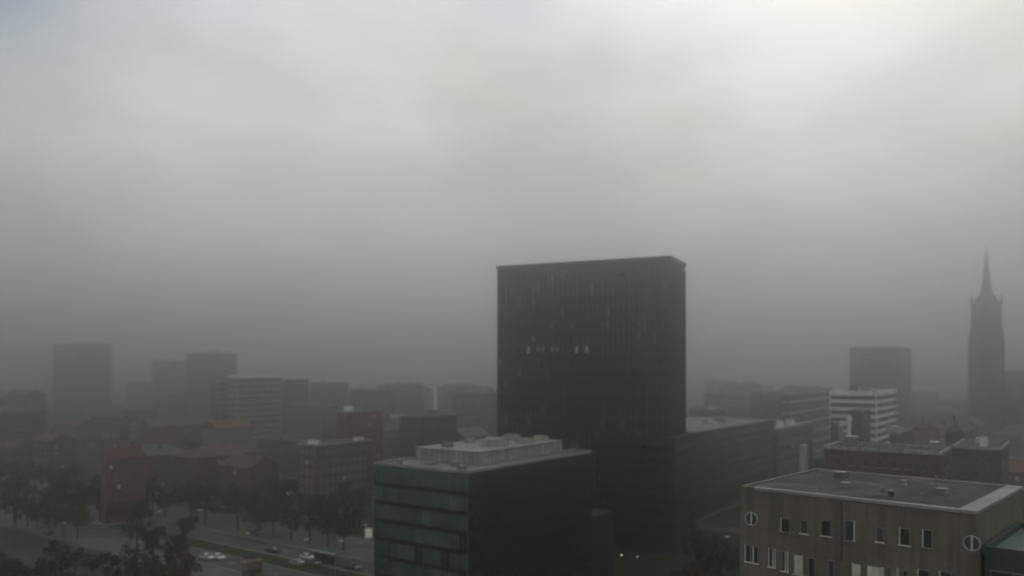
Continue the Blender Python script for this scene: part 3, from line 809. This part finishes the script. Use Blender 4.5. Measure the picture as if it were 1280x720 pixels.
def car(c, rz, colour, label, group=None):
    if colour not in bodies: bodies[colour] = body('car_' + colour)
    o = empty('parked_car', (c.x, c.y, .03), rz); tag(o, label, 'car', group)
    link('body', bodies[colour], o, (0, 0, 0)); link('windscreen', ws, o, (0, 0, 0)); link('side_window', sw, o, (0, 0, 0)); link('rear_window', rw, o, (0, 0, 0))
    for x in (-1.35, 1.35):
        for y in (-.82, .82): link('wheel', wl_, o, (x, y, .32))
    for y in (-.62, .62): link('headlight', hl, o, (-2.21, y, .68)); link('tail_light', tlm, o, (2.2, y, .75))
def ground_at(px, py): return at(px, H * F / (py - 460))
cars = [(259, 699, 'white', 'white car, left one of the two side by side near the lower edge'), (273, 699, 'white', 'white car, right one of the two side by side near the lower edge'),
        (122, 656, 'silver', 'silver car under the trees at the far left'), (135, 653, 'white', 'white car just behind the silver one at the far left'),
        (246, 640, 'silver', 'lone silver car in the middle of the dim streets'), (384, 699, 'white', 'white car before the teal canopy'), (371, 706, 'silver', 'silver car at the lower edge left of the teal canopy'),
        (392, 706, 'grey', 'grey car in front of the white one by the canopy'), (340, 690, 'black', 'black car on the near carriageway'), (440, 712, 'black', 'black car at the foot of the glass office'),
        (410, 668, 'grey', 'grey car on the far carriageway'), (452, 659, 'silver', 'silver car beside the pale sign'), (318, 668, 'blue', 'blue car on the far carriageway'),
        (200, 664, 'black', 'black car in the left part of the boulevard'), (60, 668, 'grey', 'grey car at the left end of the boulevard'),
        (888, 684, 'silver', 'silver car right of the dark tower'), (884, 703, 'white', 'white car at the lower edge right of the dark tower'), (905, 700, 'red', 'red car by the brick building corner')]
for px, py, k, lab in cars: car(ground_at(px, py), PHI + math.pi/2 + rnd.choice([0, math.pi]) + rnd.uniform(-.05, .05), k, lab)
# row of parked cars deeper in
for i, (px, py, k) in enumerate([(360, 622, 'white'), (374, 613, 'silver'), (401, 612, 'white'), (462, 613, 'silver')]):
    car(ground_at(px, py), PHI + math.pi/2, k, ['white car parked before the dark trees', 'silver car left in the row beyond the trees', 'white car right in the row beyond the trees', 'silver car just left of the glass office'][i])

# canopy / shelter
cc = ground_at(412, 703); sh = empty('bus_shelter', (cc.x, cc.y, 0), PHI + math.pi/2); tag(sh, 'teal roofed shelter at the lower edge left of the glass office', 'shelter')
m = MB(); m.box(-4.5, 4.5, -1.9, 1.9, 2.9, 3.1, 'teal_roof'); m.build('roof', sh)
m = MB(); m.box(-4.55, 4.55, 1.9, 1.96, 2.85, 3.15, 'frame_white'); m.build('fascia', sh)
for x in (-4.2, 0, 4.2):
    m = MB(); m.box(x - .06, x + .06, 1.5, 1.62, .03, 2.9, 'metal_grey'); m.build('post', sh)
m = MB(); m.box(-4.2, 4.2, 1.64, 1.67, .4, 2.6, 'car_glass'); m.build('back_panel', sh)
m = MB(); m.box(-2.5, 2.5, .9, 1.35, .42, .5, 'metal_grey'); m.build('bench', sh)

# street lamps
lamp_parts = {}
m = MB(); m.tube([(0, 0, 0), (0, 0, 8.6)], [.10, .06], 'metal_grey', 8); lamp_parts['pole'] = m.mesh('pole')
m = MB(); m.tube([(0, 0, 8.5), (.5, 0, 9.1), (1.6, 0, 9.3)], [.06, .05, .04], 'metal_grey', 6); lamp_parts['arm'] = m.mesh('arm')
m = MB(); m.box(1.4, 2.5, -.22, .22, 9.22, 9.42, 'frame_white'); m.box(1.5, 2.4, -.16, .16, 9.18, 9.219, 'lamp_off'); lamp_parts['lamp_head'] = m.mesh('lamp_head')
def lamp(c, rz, label, group=None):
    o = empty('street_lamp', (c.x, c.y, 0), rz); tag(o, label, 'street lamp', group)
    pl = link('pole', lamp_parts['pole'], o, (0, 0, 0)); link('arm', lamp_parts['arm'], o, (0, 0, 0)); link('lamp_head', lamp_parts['lamp_head'], o, (0, 0, 0))
def lamp_by_head(px, py): return at(px, (H - 9.2) * F / (py - 460))
lamp(lamp_by_head(418, 641), 0, 'street lamp before the dark trees, above the road')
lamp(lamp_by_head(373, 676), .5, 'street lamp left of the teal shelter')
lamp(lamp_by_head(419, 676), -.5, 'street lamp between the teal shelter and the glass office')
lamp(lamp_by_head(300, 668), .5, 'street lamp over the near carriageway by the kiosk')
lamp(lamp_by_head(190, 640), .5, 'street lamp in the left part of the boulevard')
lamp(lamp_by_head(70, 655), .5, 'street lamp at the far left')
lamp(lamp_by_head(900, 672), .2, 'street lamp between the dark tower and the brick building')
# two small lit lamps before the tower entrance
for i, (px, py) in enumerate(((777, 694), (796.5, 696))):
    d = 206; c = at(px, d); z = zt(py, d)
    o = empty('entrance_lamp', (c.x, c.y, 0)); tag(o, ['small lit lamp before the dark tower, the brighter left one', 'small lit lamp before the dark tower, the dimmer right one'][i], 'lamp')
    m = MB(); m.tube([(0, 0, 0), (0, 0, z - .15)], [.06, .05], 'metal_dark', 8); m.build('pole', o)
    m = MB(); m.tube([(0, 0, z - .16), (0, 0, z + .12), (0, 0, z + .2)], [.15, .19, .05], 'lamp_lit' if i == 0 else 'lamp_lit_dim', 10) if i == 0 else m.tube([(0, 0, z - .13), (0, 0, z + .08), (0, 0, z + .14)], [.11, .14, .04], 'lamp_lit', 10)
    m.build('lamp_head', o)

# ------------------------------------------------------------------ haze
m = MB(); m.mats = []
HZ = 152.0
hm = bpy.data.materials.new('haze'); hm.use_nodes = True
nt = hm.node_tree; nt.nodes.remove(nt.nodes['Principled BSDF'])
pv = nt.nodes.new('ShaderNodeVolumePrincipled')
pv.inputs['Color'].default_value = (.865, .895, .88, 1)
pv.inputs['Density'].default_value = .0020
pv.inputs['Anisotropy'].default_value = .93
nt.links.new(pv.outputs['Volume'], nt.nodes['Material Output'].inputs['Volume'])
M['haze'] = hm
m.box(-S - 5, S + 5, -305, S + 5, -1, HZ, 'haze')
tag(m.build('haze'), kind='stuff')

# ------------------------------------------------------------------ sky and sun
SUN_EL, SUN_AZ = R(38), R(20)       # azimuth measured from +Y towards +X
w = bpy.data.worlds.new('World'); scene.world = w; w.use_nodes = True
nt = w.node_tree; N = nt.nodes; L = nt.links
bg = N['Background']; bg.inputs['Strength'].default_value = .1
sky = N.new('ShaderNodeTexSky'); sky.sky_type = 'NISHITA'; sky.sun_disc = False
sky.sun_elevation = SUN_EL; sky.sun_rotation = SUN_AZ; sky.dust_density = 1; sky.air_density = 1.2
tc = N.new('ShaderNodeTexCoord'); sep = N.new('ShaderNodeSeparateXYZ'); L.new(tc.outputs['Generated'], sep.inputs[0])
def math_(op, a, b=None, c=None):
    n = N.new('ShaderNodeMath'); n.operation = op
    for i, q in enumerate((a, b, c)):
        if q is None: continue
        if isinstance(q, (int, float)): n.inputs[i].default_value = q
        else: L.new(q, n.inputs[i])
    return n.outputs[0]
# cloud deck: brightness climbs from the murky horizon to the zenith
cr = N.new('ShaderNodeValToRGB'); L.new(sep.outputs[2], cr.inputs[0])
e = cr.color_ramp.elements
e[0].position = 0; e[0].color = (.23, .245, .247, 1); e[1].position = 1; e[1].color = (.62, .63, .64, 1)
for p, c in ((.06, (.265, .276, .276)), (.12, (.345, .345, .342)), (.20, (.45, .45, .437)), (.29, (.56, .548, .52)), (.40, (.612, .605, .588)), (.60, (.66, .67, .69))):
    q = e.new(p); q.color = (*c, 1)
def sky_noise(scale, det, off, z=1.6):
    mp = N.new('ShaderNodeMapping'); mp.inputs['Scale'].default_value = (1, 1, z); mp.inputs['Location'].default_value = off
    L.new(tc.outputs['Generated'], mp.inputs['Vector'])
    n = N.new('ShaderNodeTexNoise'); n.inputs['Scale'].default_value = scale; n.inputs['Detail'].default_value = det; n.inputs['Roughness'].default_value = .5
    L.new(mp.outputs['Vector'], n.inputs['Vector']); return n.outputs['Fac']
n1 = sky_noise(2.4, 3, (3.1, .4, 1.7)); n2 = sky_noise(6.5, 4, (.3, 2.2, .9), 2.2)
mr = math_('MULTIPLY_ADD', n1, .75, math_('MULTIPLY_ADD', n2, .5, .375))       # about 1
# glow of the hidden sun behind the clouds
def glow(az, el, power, amp):
    dv = N.new('ShaderNodeVectorMath'); dv.operation = 'DOT_PRODUCT'
    L.new(tc.outputs['Generated'], dv.inputs[0]); dv.inputs[1].default_value = (math.sin(R(az))*math.cos(R(el)), math.cos(R(az))*math.cos(R(el)), math.sin(R(el)))
    return math_('MULTIPLY', math_('POWER', math_('MAXIMUM', dv.outputs['Value'], 0), power), amp)
gl = math_('ADD', math_('ADD', glow(23, 28, 26, .40), math_('ADD', glow(-18, 15, 45, .24), glow(1, 8, 160, -.06))), 0.84)
amt = math_('MULTIPLY', mr, gl)
hue = N.new('ShaderNodeValToRGB'); L.new(sky_noise(2.9, 2, (5.3, 9.1, 2.2), 3.0), hue.inputs[0])
hue.color_ramp.elements[0].position = .4; hue.color_ramp.elements[0].color = (1.0, .995, .955, 1)
hue.color_ramp.elements[1].position = .6; hue.color_ramp.elements[1].color = (.985, .98, 1.025, 1)
hm_ = N.new('ShaderNodeVectorMath'); hm_.operation = 'MULTIPLY'; L.new(cr.outputs['Color'], hm_.inputs[0]); L.new(hue.outputs['Color'], hm_.inputs[1])
vs = N.new('ShaderNodeVectorMath'); vs.operation = 'SCALE'; L.new(hm_.outputs[0], vs.inputs[0]); L.new(math_('MULTIPLY', amt, 16.6), vs.inputs['Scale'])
mx = N.new('ShaderNodeMix'); mx.data_type = 'RGBA'
L.new(sky.outputs['Color'], mx.inputs[6]); L.new(vs.outputs['Vector'], mx.inputs[7])
thin = N.new('ShaderNodeMapRange'); L.new(sky_noise(3.3, 3, (7.7, 1.1, .2)), thin.inputs['Value'])
thin.inputs['From Min'].default_value = .38; thin.inputs['From Max'].default_value = .55; thin.inputs['To Min'].default_value = .90; thin.inputs['To Max'].default_value = 1
L.new(math_('SUBTRACT', thin.outputs['Result'], math_('ADD', glow(-34, 24, 200, .95), glow(0, 26, 900, .3))), mx.inputs[0])
L.new(mx.outputs[2], bg.inputs['Color'])

sd = bpy.data.lights.new('sun', 'SUN'); sd.energy = .5; sd.angle = R(30); sd.color = (1, .96, .9)
so = bpy.data.objects.new('sun', sd); col.objects.link(so)
dirv = Vector((math.sin(SUN_AZ)*math.cos(SUN_EL), math.cos(SUN_AZ)*math.cos(SUN_EL), math.sin(SUN_EL)))
so.rotation_euler = dirv.to_track_quat('Z', 'Y').to_euler()

# ------------------------------------------------------------------ camera, render settings
cd = bpy.data.cameras.new('camera'); cam = bpy.data.objects.new('camera', cd); col.objects.link(cam)
cam.location = (0, 0, H); cam.rotation_euler = (R(90), 0, 0)
cd.sensor_width = 36; cd.lens = 36 * F / 1280; cd.shift_y = 100 / 1280
cd.clip_start = .5; cd.clip_end = 12000
cd.dof.use_dof = True; cd.dof.focus_distance = 85; cd.dof.aperture_fstop = .072
scene.camera = cam
scene.view_settings.view_transform = 'Standard'; scene.view_settings.look = 'None'
scene.view_settings.exposure = -.5; scene.view_settings.gamma = 1
scene.view_settings.use_curve_mapping = False
scene.cycles.volume_bounces = 2; scene.cycles.max_bounces = 6; scene.cycles.diffuse_bounces = 3
scene.cycles.use_denoising = True
scene.cycles.pixel_filter_type = 'BLACKMAN_HARRIS'; scene.cycles.filter_width = 2.0
